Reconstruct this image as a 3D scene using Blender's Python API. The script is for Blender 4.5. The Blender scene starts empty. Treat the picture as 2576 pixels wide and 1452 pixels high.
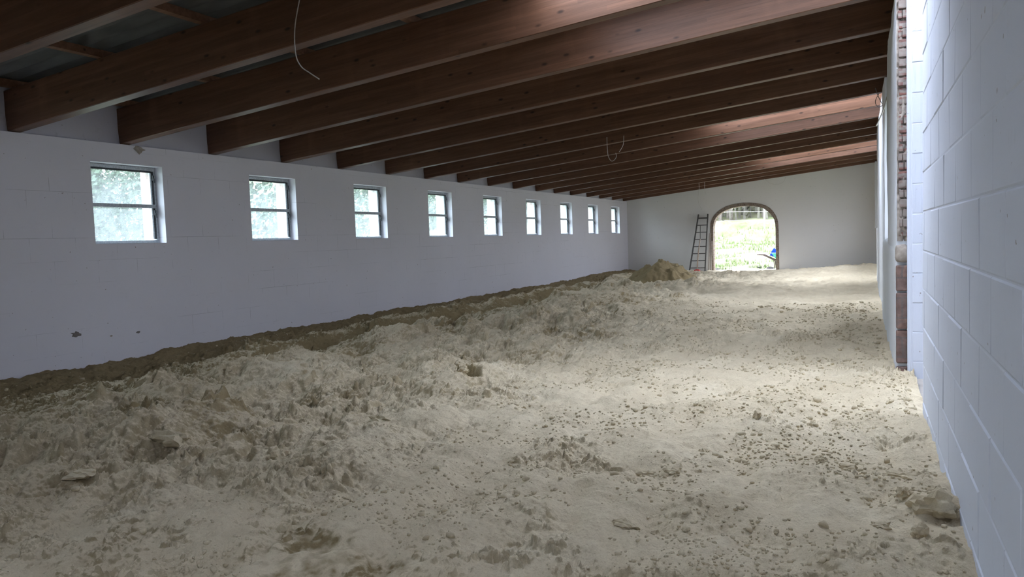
import bpy, math, random
import numpy as np
from mathutils import Vector, Matrix

random.seed(7)
SC = bpy.context.scene
COL = SC.collection

# ------------------------------------------------------------------ camera
F_PX = 1920.2
YAW, PITCH, ROLL = math.radians(24.7775), math.radians(3.5869), math.radians(-2.0025)
H = 1.28                                  # eye height above the sand
cy, sy, cp, sp = math.cos(YAW), math.sin(YAW), math.cos(PITCH), math.sin(PITCH)
fw = Vector((-sy*cp, cy*cp, -sp)); rt = Vector((cy, sy, 0)); up = rt.cross(fw)
cr, sr = math.cos(ROLL), math.sin(ROLL)
r2 = cr*rt + sr*up; u2 = -sr*rt + cr*up
cd = bpy.data.cameras.new('camera'); cam = bpy.data.objects.new('camera', cd); COL.objects.link(cam)
cam.matrix_world = Matrix(((r2.x, u2.x, -fw.x, 0), (r2.y, u2.y, -fw.y, 0), (r2.z, u2.z, -fw.z, H), (0, 0, 0, 1)))
cd.sensor_width = 36; cd.sensor_fit = 'HORIZONTAL'; cd.lens = 36*F_PX/2576
cd.clip_start = .05; cd.clip_end = 400
SC.camera = cam

# ------------------------------------------------------------------ sky and exposure
w = bpy.data.worlds.new('overcast_sky'); SC.world = w; w.use_nodes = True
wn = w.node_tree; wn.nodes.clear()
wo = wn.nodes.new('ShaderNodeOutputWorld'); bg = wn.nodes.new('ShaderNodeBackground')
# overcast sky: brighter towards the zenith, brightest where the sun stands behind the cloud on the left
tc = wn.nodes.new('ShaderNodeTexCoord'); sx = wn.nodes.new('ShaderNodeSeparateXYZ')
wn.links.new(tc.outputs['Generated'], sx.inputs[0])
def wmath(op, a, b_=0.):
    x = wn.nodes.new('ShaderNodeMath'); x.operation = op
    for i_, v_ in enumerate((a, b_)):
        if isinstance(v_, (int, float)): x.inputs[i_].default_value = v_
        else: wn.links.new(v_, x.inputs[i_])
    return x.outputs[0]
SKY_BASE, SKY_ZENITH, SKY_SUNSIDE = 3.2, 11.5, 15.0
zp = wmath('MAXIMUM', sx.outputs['Z'], 0.)
dt = wn.nodes.new('ShaderNodeVectorMath'); dt.operation = 'DOT_PRODUCT'; dt.inputs[1].default_value = (-.82, -.12, .56)
wn.links.new(tc.outputs['Generated'], dt.inputs[0])
sun = wmath('POWER', wmath('MAXIMUM', dt.outputs['Value'], 0.), 2.0)
tot = wmath('ADD', wmath('ADD', wmath('MULTIPLY', zp, SKY_ZENITH), wmath('MULTIPLY', sun, SKY_SUNSIDE)), SKY_BASE)
bg.inputs[0].default_value = (.78, .845, 1.0, 1)
wn.links.new(tot, bg.inputs[1]); wn.links.new(bg.outputs[0], wo.inputs[0])
SC.view_settings.view_transform = 'Standard'; SC.view_settings.look = 'None'
SC.view_settings.gamma = 1.0; SC.view_settings.use_curve_mapping = False
SC.view_settings.exposure = 0.0
SC.cycles.max_bounces = 8; SC.cycles.diffuse_bounces = 6; SC.cycles.glossy_bounces = 2
SC.cycles.transparent_max_bounces = 12; SC.cycles.transmission_bounces = 4
SC.cycles.caustics_reflective = False; SC.cycles.caustics_refractive = False
SC.cycles.sample_clamp_indirect = 6.0
SC.cycles.use_denoising = True

# hall dimensions (metres; camera stands at x=0, y=0)
XL = -7.67; XR = .366; YF = 26.66; YB = -3.2; SLOPE = .0959
LEDGE = 2.538
BEAM_Y = [4.887, 6.149, 7.455, 8.815, 10.139, 11.513, 12.834, 14.164, 15.58, 16.96, 18.37, 19.66, 20.95, 22.40, 23.65, 25.03, 26.30]
BEAM_Y = [3.53, 2.18, .84, -.5, -1.85] + BEAM_Y
BEAM_T, BEAM_H = .128, .40
def beam_z(x): return LEDGE + SLOPE*(x - XL)
def roof_z(x): return beam_z(x) + BEAM_H + .075
SKY_BAYS = [(5.34, 6.80), (13.40, 14.92), (20.30, 22.05), (-1.42, -.15)]
SKY_X0, SKY_X1 = -2.55, 1.5
WIN_Y0, WIN_S, WIN_W, WIN_ZB, WIN_ZT = 5.7363, 2.3793, .9433, 1.402, 2.311

def portal(name, loc, direction, sx_, sy_):
    l = bpy.data.lights.new(name, 'AREA'); l.shape = 'RECTANGLE'; l.size = sx_; l.size_y = sy_
    o = bpy.data.objects.new(name, l); COL.objects.link(o)
    l.cycles.is_portal = True
    o.location = loc; o.rotation_euler = Vector(direction).to_track_quat('-Z', 'Y').to_euler()
for k in range(9):
    portal('window_light', (XL-.45, WIN_Y0+k*WIN_S+WIN_W/2, (WIN_ZB+WIN_ZT)/2), (1, 0, 0), 1.1, 1.1)
for a, b in SKY_BAYS:
    portal('skylight_light', ((SKY_X0+SKY_X1)/2, (a+b)/2, roof_z(SKY_X1)+.12), (0, 0, -1), SKY_X1-SKY_X0+.2, b-a+.2)
portal('doorway_light', (1.05, 6.55, 1.6), (-1, 0, 0), 1.7, 3.3)
portal('opening_light', (.95, 10.75, 2.1), (-1, 0, 0), 1.5, 2.0)
portal('opening_light', (.95, 19.4, 2.2), (-1, 0, 0), 2.8, 1.9)
portal('opening_light', (.95, 23.7, 2.2), (-1, 0, 0), 4.1, 1.9)
portal('arch_light', (-3.65, 27.2, 1.08), (0, -1, 0), 2.3, 2.4)

# ------------------------------------------------------------------ helpers
class MB:
    def __init__(s): s.v = []; s.f = []
    def add(s, vs, fs):
        n = len(s.v); s.v += [tuple(v) for v in vs]; s.f += [tuple(i+n for i in f) for f in fs]; return s
    def box(s, x0, x1, y0, y1, z0, z1):
        return s.add([(x0,y0,z0),(x1,y0,z0),(x1,y1,z0),(x0,y1,z0),(x0,y0,z1),(x1,y0,z1),(x1,y1,z1),(x0,y1,z1)],
                     [(0,3,2,1),(4,5,6,7),(0,1,5,4),(1,2,6,5),(2,3,7,6),(3,0,4,7)])
    def bar(s, a, b, w_, h_, upv=(0,0,1)):
        a = Vector(a); b = Vector(b); d = (b-a).normalized(); u = Vector(upv)
        if abs(d.dot(u)) > .98: u = Vector((0,1,0))
        r = d.cross(u).normalized(); u = r.cross(d).normalized()
        vs = [p + r*sx_*w_/2 + u*sz*h_/2 for p in (a, b) for sx_, sz in ((-1,-1),(1,-1),(1,1),(-1,1))]
        return s.add(vs, [(3,2,1,0),(4,5,6,7),(0,1,5,4),(1,2,6,5),(2,3,7,6),(3,0,4,7)])
    def tube(s, pts, r, n=8, r1=None):
        pts = [Vector(p) for p in pts]; m = len(pts); rings = []; prev = None
        for i, p in enumerate(pts):
            d = (pts[min(i+1, m-1)] - pts[max(i-1, 0)]).normalized()
            if prev is None:
                a = d.orthogonal().normalized()
            else:
                a = (prev - d*prev.dot(d)).normalized()
            prev = a; b = d.cross(a)
            rr = r if r1 is None else r + (r1-r)*i/(m-1)
            rings += [p + (a*math.cos(2*math.pi*k/n) + b*math.sin(2*math.pi*k/n))*rr for k in range(n)]
        fs = [(i*n+k, i*n+(k+1) % n, (i+1)*n+(k+1) % n, (i+1)*n+k) for i in range(m-1) for k in range(n)]
        fs += [tuple(range(n))[::-1], tuple(range((m-1)*n, m*n))]
        return s.add(rings, fs)
    def prism(s, poly, axis, a, b):
        # poly: list of 2D points; axis 'y' -> (x,z), 'x' -> (y,z), 'z' -> (x,y)
        def P(p, t): return {'y': (p[0], t, p[1]), 'x': (t, p[0], p[1]), 'z': (p[0], p[1], t)}[axis]
        n = len(poly)
        return s.add([P(p, a) for p in poly] + [P(p, b) for p in poly],
                     [tuple(range(n)), tuple(range(2*n-1, n-1, -1))] + [(i, i+n, (i+1) % n+n, (i+1) % n) for i in range(n)])
    def build(s, name, m=None, parent=None, smooth=False, bevel=0, fix=True):
        me = bpy.data.meshes.new(name); me.from_pydata(s.v, [], s.f); me.update()
        if fix:
            import bmesh
            bm = bmesh.new(); bm.from_mesh(me); bmesh.ops.recalc_face_normals(bm, faces=bm.faces[:]); bm.to_mesh(me); bm.free()
        if smooth: me.polygons.foreach_set('use_smooth', [True]*len(me.polygons))
        if m: me.materials.append(m)
        o = bpy.data.objects.new(name, me); COL.objects.link(o)
        if parent: o.parent = parent
        if bevel:
            md = o.modifiers.new('bevel', 'BEVEL'); md.width = bevel; md.segments = 2; md.limit_method = 'ANGLE'
        return o
def tag(o, label=None, cat=None, group=None, kind=None):
    if label: o['label'] = label
    if cat: o['category'] = cat
    if group: o['group'] = group
    if kind: o['kind'] = kind
    return o
def struct(o, label, cat): return tag(o, label, cat, kind='structure')
def empty(name, loc, rz=0):
    o = bpy.data.objects.new(name, None); COL.objects.link(o); o.location = loc; o.rotation_euler = (0, 0, rz)
    o.empty_display_size = .1; return o
def copy_tree(o, parent=None):
    c = o.copy(); COL.objects.link(c); c.parent = parent
    for ch in list(o.children): copy_tree(ch, c)
    return c

# numpy gradient noise
def _g(ix, iy, seed):
    n = (ix.astype(np.int64)*374761393 + iy.astype(np.int64)*668265263 + seed*1274126177) & 0xffffffff
    n = ((n ^ (n >> 13))*1274126177) & 0xffffffff
    return ((n ^ (n >> 16)) & 0xffff)/65535.0
def perlin(x, y, seed=0):
    ix = np.floor(x).astype(np.int64); iy = np.floor(y).astype(np.int64); fx = x-ix; fy = y-iy
    u = fx*fx*fx*(fx*(fx*6-15)+10); v = fy*fy*fy*(fy*(fy*6-15)+10)
    def gr(i, j, dx, dy):
        a = _g(i, j, seed)*2*np.pi; return np.cos(a)*dx + np.sin(a)*dy
    n00 = gr(ix, iy, fx, fy); n10 = gr(ix+1, iy, fx-1, fy); n01 = gr(ix, iy+1, fx, fy-1); n11 = gr(ix+1, iy+1, fx-1, fy-1)
    return ((n00*(1-u)+n10*u)*(1-v) + (n01*(1-u)+n11*u)*v)*1.5
def fbm(x, y, seed=0, o=4, g=.5):
    t = 0; a = 1.
    for k in range(o): t = t + a*perlin(x*2**k+k*17.3, y*2**k-k*9.1, seed+k); a *= g
    return t
def sstep(a, b, x): t = np.clip((x-a)/(b-a), 0, 1); return t*t*(3-2*t)
def worley(x, y, seed=0):
    ix = np.floor(x).astype(np.int64); iy = np.floor(y).astype(np.int64); d = np.full(np.shape(x), 9.)
    for i in (-1, 0, 1):
        for j in (-1, 0, 1):
            cx = ix+i+_g(ix+i, iy+j, seed); cy_ = iy+j+_g(ix+i, iy+j, seed+5)
            d = np.minimum(d, (x-cx)**2+(y-cy_)**2)
    return np.sqrt(d)

def plates(x, y, seed, thr):
    # broken crust: cells that stand proud of the surface, each tilted its own way
    ix = np.floor(x).astype(np.int64); iy = np.floor(y).astype(np.int64)
    best = np.full(np.shape(x), 9.); sec = np.full(np.shape(x), 9.); hv = np.zeros(np.shape(x))
    for i in (-1, 0, 1):
        for j in (-1, 0, 1):
            g0 = _g(ix+i, iy+j, seed); cx = ix+i+g0; cy_ = iy+j+_g(ix+i, iy+j, seed+5)
            dx = x-cx; dy = y-cy_; d = np.sqrt(dx*dx+dy*dy); a = g0*40.
            v = _g(ix+i, iy+j, seed+9); val = np.clip((v-thr)/(1-thr), 0, 1)*(1+.9*(dx*np.cos(a)+dy*np.sin(a)))*(v > thr)
            nb = d < best; sec = np.where(nb, best, np.minimum(sec, d)); hv = np.where(nb, val, hv); best = np.where(nb, d, best)
    return hv*sstep(.02, .22, sec-best)

# ------------------------------------------------------------------ materials
class NT:
    def __init__(s, name):
        s.m = bpy.data.materials.new(name); s.m.use_nodes = True; s.t = s.m.node_tree; s.t.nodes.clear()
        s.out = s.n('ShaderNodeOutputMaterial'); s.b = s.n('ShaderNodeBsdfPrincipled'); s.l(s.b.outputs[0], s.out.inputs[0])
        s.tc = s.n('ShaderNodeTexCoord')
    def n(s, t, **k):
        x = s.t.nodes.new(t)
        for a, v in k.items(): setattr(x, a, v)
        return x
    def l(s, a, b): s.t.links.new(a, b)
    def map(s, scale=(1,1,1), src='Object', loc=(0,0,0)):
        mp = s.n('ShaderNodeMapping'); mp.inputs['Scale'].default_value = scale; mp.inputs['Location'].default_value = loc
        s.l(s.tc.outputs[src], mp.inputs[0]); return mp.outputs[0]
    def noise(s, vec, scale, detail=4, rough=.55, dist=0):
        x = s.n('ShaderNodeTexNoise'); x.inputs['Scale'].default_value = scale; x.inputs['Detail'].default_value = detail
        x.inputs['Roughness'].default_value = rough; x.inputs['Distortion'].default_value = dist
        s.l(vec, x.inputs['Vector']); return x.outputs['Fac']
    def ramp(s, f, stops):
        r = s.n('ShaderNodeValToRGB'); e = r.color_ramp.elements
        while len(e) < len(stops): e.new(.5)
        for i, (p, c) in enumerate(stops):
            e[i].position = p; e[i].color = (c, c, c, 1) if isinstance(c, (int, float)) else (*c, 1)
        s.l(f, r.inputs[0]); return r.outputs[0]
    def mix(s, f, a, b, mode='MIX'):
        x = s.n('ShaderNodeMix', data_type='RGBA', blend_type=mode)
        for i, v in ((0, f), (6, a), (7, b)):
            if isinstance(v, (int, float)): x.inputs[i].default_value = v
            elif isinstance(v, tuple): x.inputs[i].default_value = (*v, 1)
            else: s.l(v, x.inputs[i])
        return x.outputs[2]
    def math(s, op, a, b=0., c=None):
        x = s.n('ShaderNodeMath', operation=op)
        for i, v in enumerate((a, b) if c is None else (a, b, c)):
            if isinstance(v, (int, float)): x.inputs[i].default_value = v
            else: s.l(v, x.inputs[i])
        return x.outputs[0]
    def bump(s, h, strength=.3, dist=.01, prev=None):
        b = s.n('ShaderNodeBump'); b.inputs['Strength'].default_value = strength; b.inputs['Distance'].default_value = dist
        s.l(h, b.inputs['Height'])
        if prev is not None: s.l(prev, b.inputs['Normal'])
        s.l(b.outputs[0], s.b.inputs['Normal']); return b.outputs[0]
    def col(s, c):
        if isinstance(c, tuple): s.b.inputs['Base Color'].default_value = (*c, 1)
        else: s.l(c, s.b.inputs['Base Color'])
        return s
    def rough(s, r, spec=.3):
        s.b.inputs['Roughness'].default_value = r; s.b.inputs['Specular IOR Level'].default_value = spec; return s

def plain(name, c, r=.6, var=.12, scale=30, bump=.1):
    t = NT(name); f = t.noise(t.map(), scale)
    lo = tuple(v*(1-var) for v in c); hi = tuple(min(1, v*(1+var)) for v in c)
    t.col(t.ramp(f, [(.3, lo), (.7, hi)])); t.rough(r)
    if bump: t.bump(f, bump, .004)
    return t.m

def mat_sand():
    t = NT('sand'); v = t.map()
    n1 = t.noise(v, 1.3, 5); n2 = t.noise(v, 14, 6, .65); n3 = t.noise(v, 160, 5, .7)
    dry = t.ramp(n1, [(.3, (.61, .525, .37)), (.55, (.73, .638, .46)), (.75, (.78, .70, .53))])
    dry = t.mix(t.ramp(n2, [(.35, .0), (.62, .5)]), dry, (.60, .505, .355))
    dry = t.mix(t.ramp(n3, [(.30, .45), (.5, 0.)]), dry, (.42, .34, .23))
    a = t.n('ShaderNodeAttribute', attribute_name='damp')  # one mask for damp sand and for shade painted into the sand
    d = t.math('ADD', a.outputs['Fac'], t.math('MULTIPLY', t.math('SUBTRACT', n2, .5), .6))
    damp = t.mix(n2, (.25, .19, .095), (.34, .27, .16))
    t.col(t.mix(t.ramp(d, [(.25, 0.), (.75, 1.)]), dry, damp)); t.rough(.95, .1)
    b = t.bump(n2, .5, .022); b = t.bump(n3, .6, .010, b)
    vo = t.n('ShaderNodeTexVoronoi'); vo.inputs['Scale'].default_value = 55; t.l(v, vo.inputs['Vector']); b = t.bump(t.ramp(vo.outputs['Distance'], [(.15, 1.), (.5, 0.)]), .30, .008, b)
    t.bump(t.noise(v, 500, 3, .7), .3, .003, b)
    return t.m
def mat_clod():
    t = NT('sand_lump'); v = t.map(); n2 = t.noise(v, 11, 5, .75)
    t.col(t.ramp(n2, [(.3, (.44, .365, .24)), (.65, (.66, .58, .42))])); t.rough(.95, .1); t.bump(t.noise(v, 220, 4, .7), .5, .006)
    return t.m
def mat_paint(name, c, dirt=.25, seed=0, lines=True, coursing='x'):
    # whitewashed masonry: faint scuffs, thin dark streaks in the bed joints of the wall underneath
    t = NT(name); v = t.map(loc=(seed, seed*.3, 0)); n1 = t.noise(v, .8, 4); n2 = t.noise(v, 9, 5, .6); n3 = t.noise(v, 90, 4, .7)
    base = t.mix(t.ramp(n1, [(.3, 0.), (.7, 1.)]), tuple(x*.95 for x in c), c)
    base = t.mix(t.ramp(n2, [(.62, 0.), (.80, dirt)]), base, tuple(x*.72 for x in c))
    sp = t.noise(t.map((1, 1, 1), loc=(3+seed, 0, 0)), 24, 2, .5)
    base = t.mix(t.ramp(sp, [(.735, 0.), (.76, .7)]), base, (.20, .16, .13))
    if lines:
        # sparse dark traces of bed and cross joints
        br = t.n('ShaderNodeTexBrick'); br.offset = .5
        cmb = t.n('ShaderNodeCombineXYZ'); se = t.n('ShaderNodeSeparateXYZ'); t.l(t.tc.outputs['Object'], se.inputs[0])
        t.l(se.outputs['X' if coursing == 'y' else 'Y'], cmb.inputs[0]); t.l(se.outputs['Z'], cmb.inputs[1]); t.l(cmb.outputs[0], br.inputs['Vector'])
        br.inputs['Scale'].default_value = 1; br.inputs['Mortar Size'].default_value = .0028; br.inputs['Mortar Smooth'].default_value = .4
        br.inputs['Brick Width'].default_value = .5; br.inputs['Row Height'].default_value = .245
        msk = t.math('MULTIPLY', br.outputs['Fac'], t.ramp(t.noise(t.map((1, .35, 1.6), loc=(9+seed, 2, 4)), 1.7, 5, .7), [(.50, .0), (.66, .8)]))
        base = t.mix(msk, base, tuple(x*.45 for x in c))
        b = t.bump(br.outputs['Fac'], -.12, .004)
    else: b = None
    t.col(base); t.rough(.8, .25)
    if b is not None: b = t.bump(n2, .10, .006, b)
    else: b = t.bump(n2, .18, .006)
    t.bump(n3, .15, .002, b)
    return t.m
def mat_wood(name, lo, mid, hi, lam=True, knots=True, r=.6):
    t = NT(name)
    oi = t.n('ShaderNodeObjectInfo'); mp = t.n('ShaderNodeMapping'); add = t.n('ShaderNodeVectorMath', operation='ADD')
    rv = t.n('ShaderNodeCombineXYZ'); t.l(t.math('MULTIPLY', oi.outputs['Random'], 37.), rv.inputs[0]); t.l(t.math('MULTIPLY', oi.outputs['Random'], 11.), rv.inputs[1])
    t.l(t.tc.outputs['Object'], add.inputs[0]); t.l(rv.outputs[0], add.inputs[1])
    mp.inputs['Scale'].default_value = (1.0, 14, 14); t.l(add.outputs[0], mp.inputs[0])
    g = t.noise(mp.outputs[0], 1.6, 6, .6, .6)
    base = t.ramp(g, [(.28, lo), (.5, mid), (.75, hi)])
    if lam:
        se = t.n('ShaderNodeSeparateXYZ'); t.l(t.tc.outputs['Object'], se.inputs[0])
        zz = t.math('DIVIDE', se.outputs['Z'], .04); fl = t.math('FLOOR', zz)
        xx = t.math('FLOOR', t.math('ADD', t.math('MULTIPLY', se.outputs['X'], .45), t.math('MULTIPLY', fl, 1.37)))
        wv = t.n('ShaderNodeTexWhiteNoise', noise_dimensions='3D'); cc = t.n('ShaderNodeCombineXYZ')
        t.l(xx, cc.inputs[0]); t.l(fl, cc.inputs[1]); t.l(oi.outputs['Random'], cc.inputs[2]); t.l(cc.outputs[0], wv.inputs['Vector'])
        base = t.mix(1., base, t.ramp(wv.outputs['Value'], [(0, .86), (1, 1.12)]), 'MULTIPLY')
        fr = t.math('FRACT', zz)
        ln = t.math('LESS_THAN', fr, .05)
        base = t.mix(t.math('MULTIPLY', ln, .35), base, tuple(x*.4 for x in lo))
    if knots:
        mk = t.n('ShaderNodeMapping'); mk.inputs['Scale'].default_value = (2.4, 5.5, 5.5); t.l(add.outputs[0], mk.inputs[0])
        vo = t.n('ShaderNodeTexVoronoi'); vo.inputs['Scale'].default_value = 1.5; t.l(mk.outputs[0], vo.inputs['Vector'])
        base = t.mix(t.ramp(vo.outputs['Distance'], [(.06, .9), (.16, 0.)]), base, tuple(x*.28 for x in lo))
        st = t.noise(t.map((2.2, .6, .5)), 1.2, 3)
        base = t.mix(t.ramp(st, [(.6, 0.), (.72, .22)]), base, tuple(min(1, x*1.7) for x in hi))
    t.col(base); t.rough(r, .35); t.bump(g, .15, .003)
    return t.m
def mat_brick(name, bw, rh, cols, mortar, mort=.012, axis='x', scale=1., paint=None):
    t = NT(name); se = t.n('ShaderNodeSeparateXYZ'); cm = t.n('ShaderNodeCombineXYZ'); t.l(t.tc.outputs['Object'], se.inputs[0])
    wob = t.math('MULTIPLY', t.math('SUBTRACT', t.noise(t.map(), 7, 3), .5), .03)
    t.l(t.math('ADD', se.outputs['X' if axis == 'x' else 'Y'], wob), cm.inputs[0]); t.l(t.math('ADD', se.outputs['Z'], wob), cm.inputs[1])
    br = t.n('ShaderNodeTexBrick'); t.l(cm.outputs[0], br.inputs['Vector']); br.inputs['Scale'].default_value = 1
    br.inputs['Brick Width'].default_value = bw; br.inputs['Row Height'].default_value = rh; br.inputs['Mortar Size'].default_value = mort
    br.inputs['Mortar Smooth'].default_value = .3; br.inputs['Bias'].default_value = 0
    br.inputs['Color1'].default_value = (*cols[0], 1); br.inputs['Color2'].default_value = (*cols[1], 1); br.inputs['Mortar'].default_value = (*mortar, 1)
    n = t.noise(t.map(), 18, 5, .6)
    c = t.mix(1., br.outputs['Color'], t.ramp(n, [(.3, .6), (.7, 1.25)]), 'MULTIPLY')
    c = t.mix(t.ramp(t.noise(t.map(), 6, 4), [(.5, 0.), (.62, .8)]), c, mortar)
    t.col(c); t.rough(.9, .15); b = t.bump(br.outputs['Fac'], -.8, .012); t.bump(n, .6, .01, b)
    return t.m
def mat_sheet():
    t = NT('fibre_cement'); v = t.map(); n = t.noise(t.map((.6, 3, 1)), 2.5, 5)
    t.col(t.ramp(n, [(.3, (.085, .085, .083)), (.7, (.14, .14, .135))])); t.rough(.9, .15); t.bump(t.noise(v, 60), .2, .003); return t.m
def mat_translucent_sheet():
    t = NT('clear_corrugated_sheet'); t.t.nodes.remove(t.b)
    n = t.noise(t.map(), 3, 4); tr = t.n('ShaderNodeBsdfTransparent'); tl = t.n('ShaderNodeBsdfTranslucent'); mx = t.n('ShaderNodeMixShader')
    t.l(t.ramp(n, [(.3, (.80, .81, .82)), (.7, (.90, .91, .92))]), tr.inputs[0]); tl.inputs[0].default_value = (.9, .92, .94, 1)
    mx.inputs[0].default_value = .40; t.l(tr.outputs[0], mx.inputs[1]); t.l(tl.outputs[0], mx.inputs[2]); t.l(mx.outputs[0], t.out.inputs[0]); return t.m
def mat_glass():
    t = NT('dusty_glass'); t.t.nodes.remove(t.b)
    n = t.noise(t.map((1, 1.2, .6)), 6, 6, .65); tr = t.n('ShaderNodeBsdfTransparent'); tl = t.n('ShaderNodeBsdfTranslucent'); gl = t.n('ShaderNodeBsdfGlossy')
    tr.inputs[0].default_value = (.86, .98, .97, 1); tl.inputs[0].default_value = (.40, .47, .46, 1); gl.inputs['Roughness'].default_value = .05
    m1 = t.n('ShaderNodeMixShader'); m2 = t.n('ShaderNodeMixShader'); t.l(t.ramp(n, [(.3, .16), (.55, .30), (.75, .22)]), m1.inputs[0])
    t.l(tr.outputs[0], m1.inputs[1]); t.l(tl.outputs[0], m1.inputs[2]); m2.inputs[0].default_value = .04
    t.l(m1.outputs[0], m2.inputs[1]); t.l(gl.outputs[0], m2.inputs[2]); t.l(m2.outputs[0], t.out.inputs[0]); return t.m

M = dict(
    sand=mat_sand(), clod=mat_clod(),
    left=mat_paint('whitewash_left', (.72, .71, .76), .3, 0, True, 'x'),
    infill=mat_paint('rough_limewash_recess_shade', (.50, .49, .54), .8, 21, False),  # thin rough limewash; shade of the recess is put into its darker grey
    far=mat_paint('whitewash_far', (.74, .73, .71), .12, 4, False),
    right=mat_paint('whitewash_blocks', (.69, .735, .83), .25, 8, False),
    plaster=mat_paint('whitewash_plaster', (.74, .77, .80), .2, 12, False),
    beam=mat_wood('brown_stained_glulam', (.095, .044, .021), (.130, .062, .034), (.170, .086, .050), r=.48),
    batten=mat_wood('brown_batten', (.13, .065, .036), (.18, .095, .055), (.24, .13, .08), lam=False),
    oldwood=mat_wood('weathered_board', (.36, .31, .27), (.47, .41, .36), (.56, .50, .45), lam=False, knots=False),
    stick=mat_wood('ash_handle', (.33, .25, .19), (.42, .33, .26), (.50, .41, .33), lam=False, knots=False),
    ladder=mat_wood('grey_ladder_wood', (.07, .065, .06), (.10, .095, .09), (.14, .13, .125), lam=False, knots=False),
    brickend=mat_brick('broken_brick', .16, .078, ((.25, .125, .10), (.19, .12, .11)), (.27, .235, .21), .014),
    oldbrick=mat_brick('old_big_brick', .30, .17, ((.19, .13, .115), (.25, .16, .13)), (.16, .13, .12), .01),
    outbrick=mat_brick('pale_outer_brick', .22, .075, ((.62, .45, .40), (.56, .42, .38)), (.62, .58, .55), .01, 'y'),
    archbrick=mat_brick('arch_brick', .07, .075, ((.26, .19, .145), (.20, .15, .12)), (.28, .24, .20), .01, 'x'),
    sheet=mat_sheet(), clear=mat_translucent_sheet(), glass=mat_glass(),
    frame=plain('grey_window_paint', (.40, .43, .45), .5, .25, 40), darkframe=plain('rusty_dark_steel', (.05, .055, .06), .6, .5, 60),
    concrete=plain('concrete', (.42, .39, .36), .85, .1, 8, .2), apron=plain('pale_concrete', (.72, .70, .66), .85, .08, 6, .2),
    wire=plain('grey_cable', (.55, .53, .50), .5, .1, 50), darkwire=plain('dark_cable', (.18, .16, .15), .6, .1, 50),
    stone=plain('broken_stone', (.075, .07, .068), .9, .3, 20, .4), darkstick=plain('dark_handle_wood', (.05, .032, .024), .7, .2, 20),
    red=plain('red_plastic', (.62, .05, .04), .4, .1, 10, 0), green=plain('green_tub', (.03, .26, .17), .4, .1, 8, 0),
    blue=plain('blue_plastic', (.02, .07, .62), .35, .1, 8, 0), paleblue=plain('pale_blue_plastic', (.25, .38, .75), .35, .1, 8, 0),
    rubber=plain('black_rubber', (.03, .03, .03), .8, .1, 20, 0),
    post=plain('pale_post', (.62, .60, .56), .8, .15, 12), bark=plain('pale_bark', (.30, .27, .24), .9, .4, 9, .5),
    mortar=plain('mortar_dab', (.33, .29, .25), .95, .2, 30, .6),
)
def mat_meadow():
    t = NT('meadow_grass'); v = t.map(); a = t.noise(v, .35, 5); b = t.noise(v, 4, 6, .7)
    c = t.ramp(a, [(.35, (.075, .105, .04)), (.5, (.12, .145, .065)), (.68, (.17, .165, .10))])
    c = t.mix(t.ramp(b, [(.4, .0), (.7, .6)]), c, (.17, .155, .12)); t.col(c); t.rough(.95, .1); t.bump(b, .8, .08); return t.m
def mat_leaf(name, a, b):
    t = NT(name); t.col(t.ramp(t.noise(t.map(), 2.5, 3), [(.35, a), (.65, b)])); t.rough(.7, .2)
    return t.m
M['meadow'] = mat_meadow(); M['leaf'] = mat_leaf('leaves', (.055, .085, .055), (.11, .15, .10)); M['twig'] = mat_leaf('dry_brush', (.09, .085, .07), (.17, .165, .13))

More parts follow.
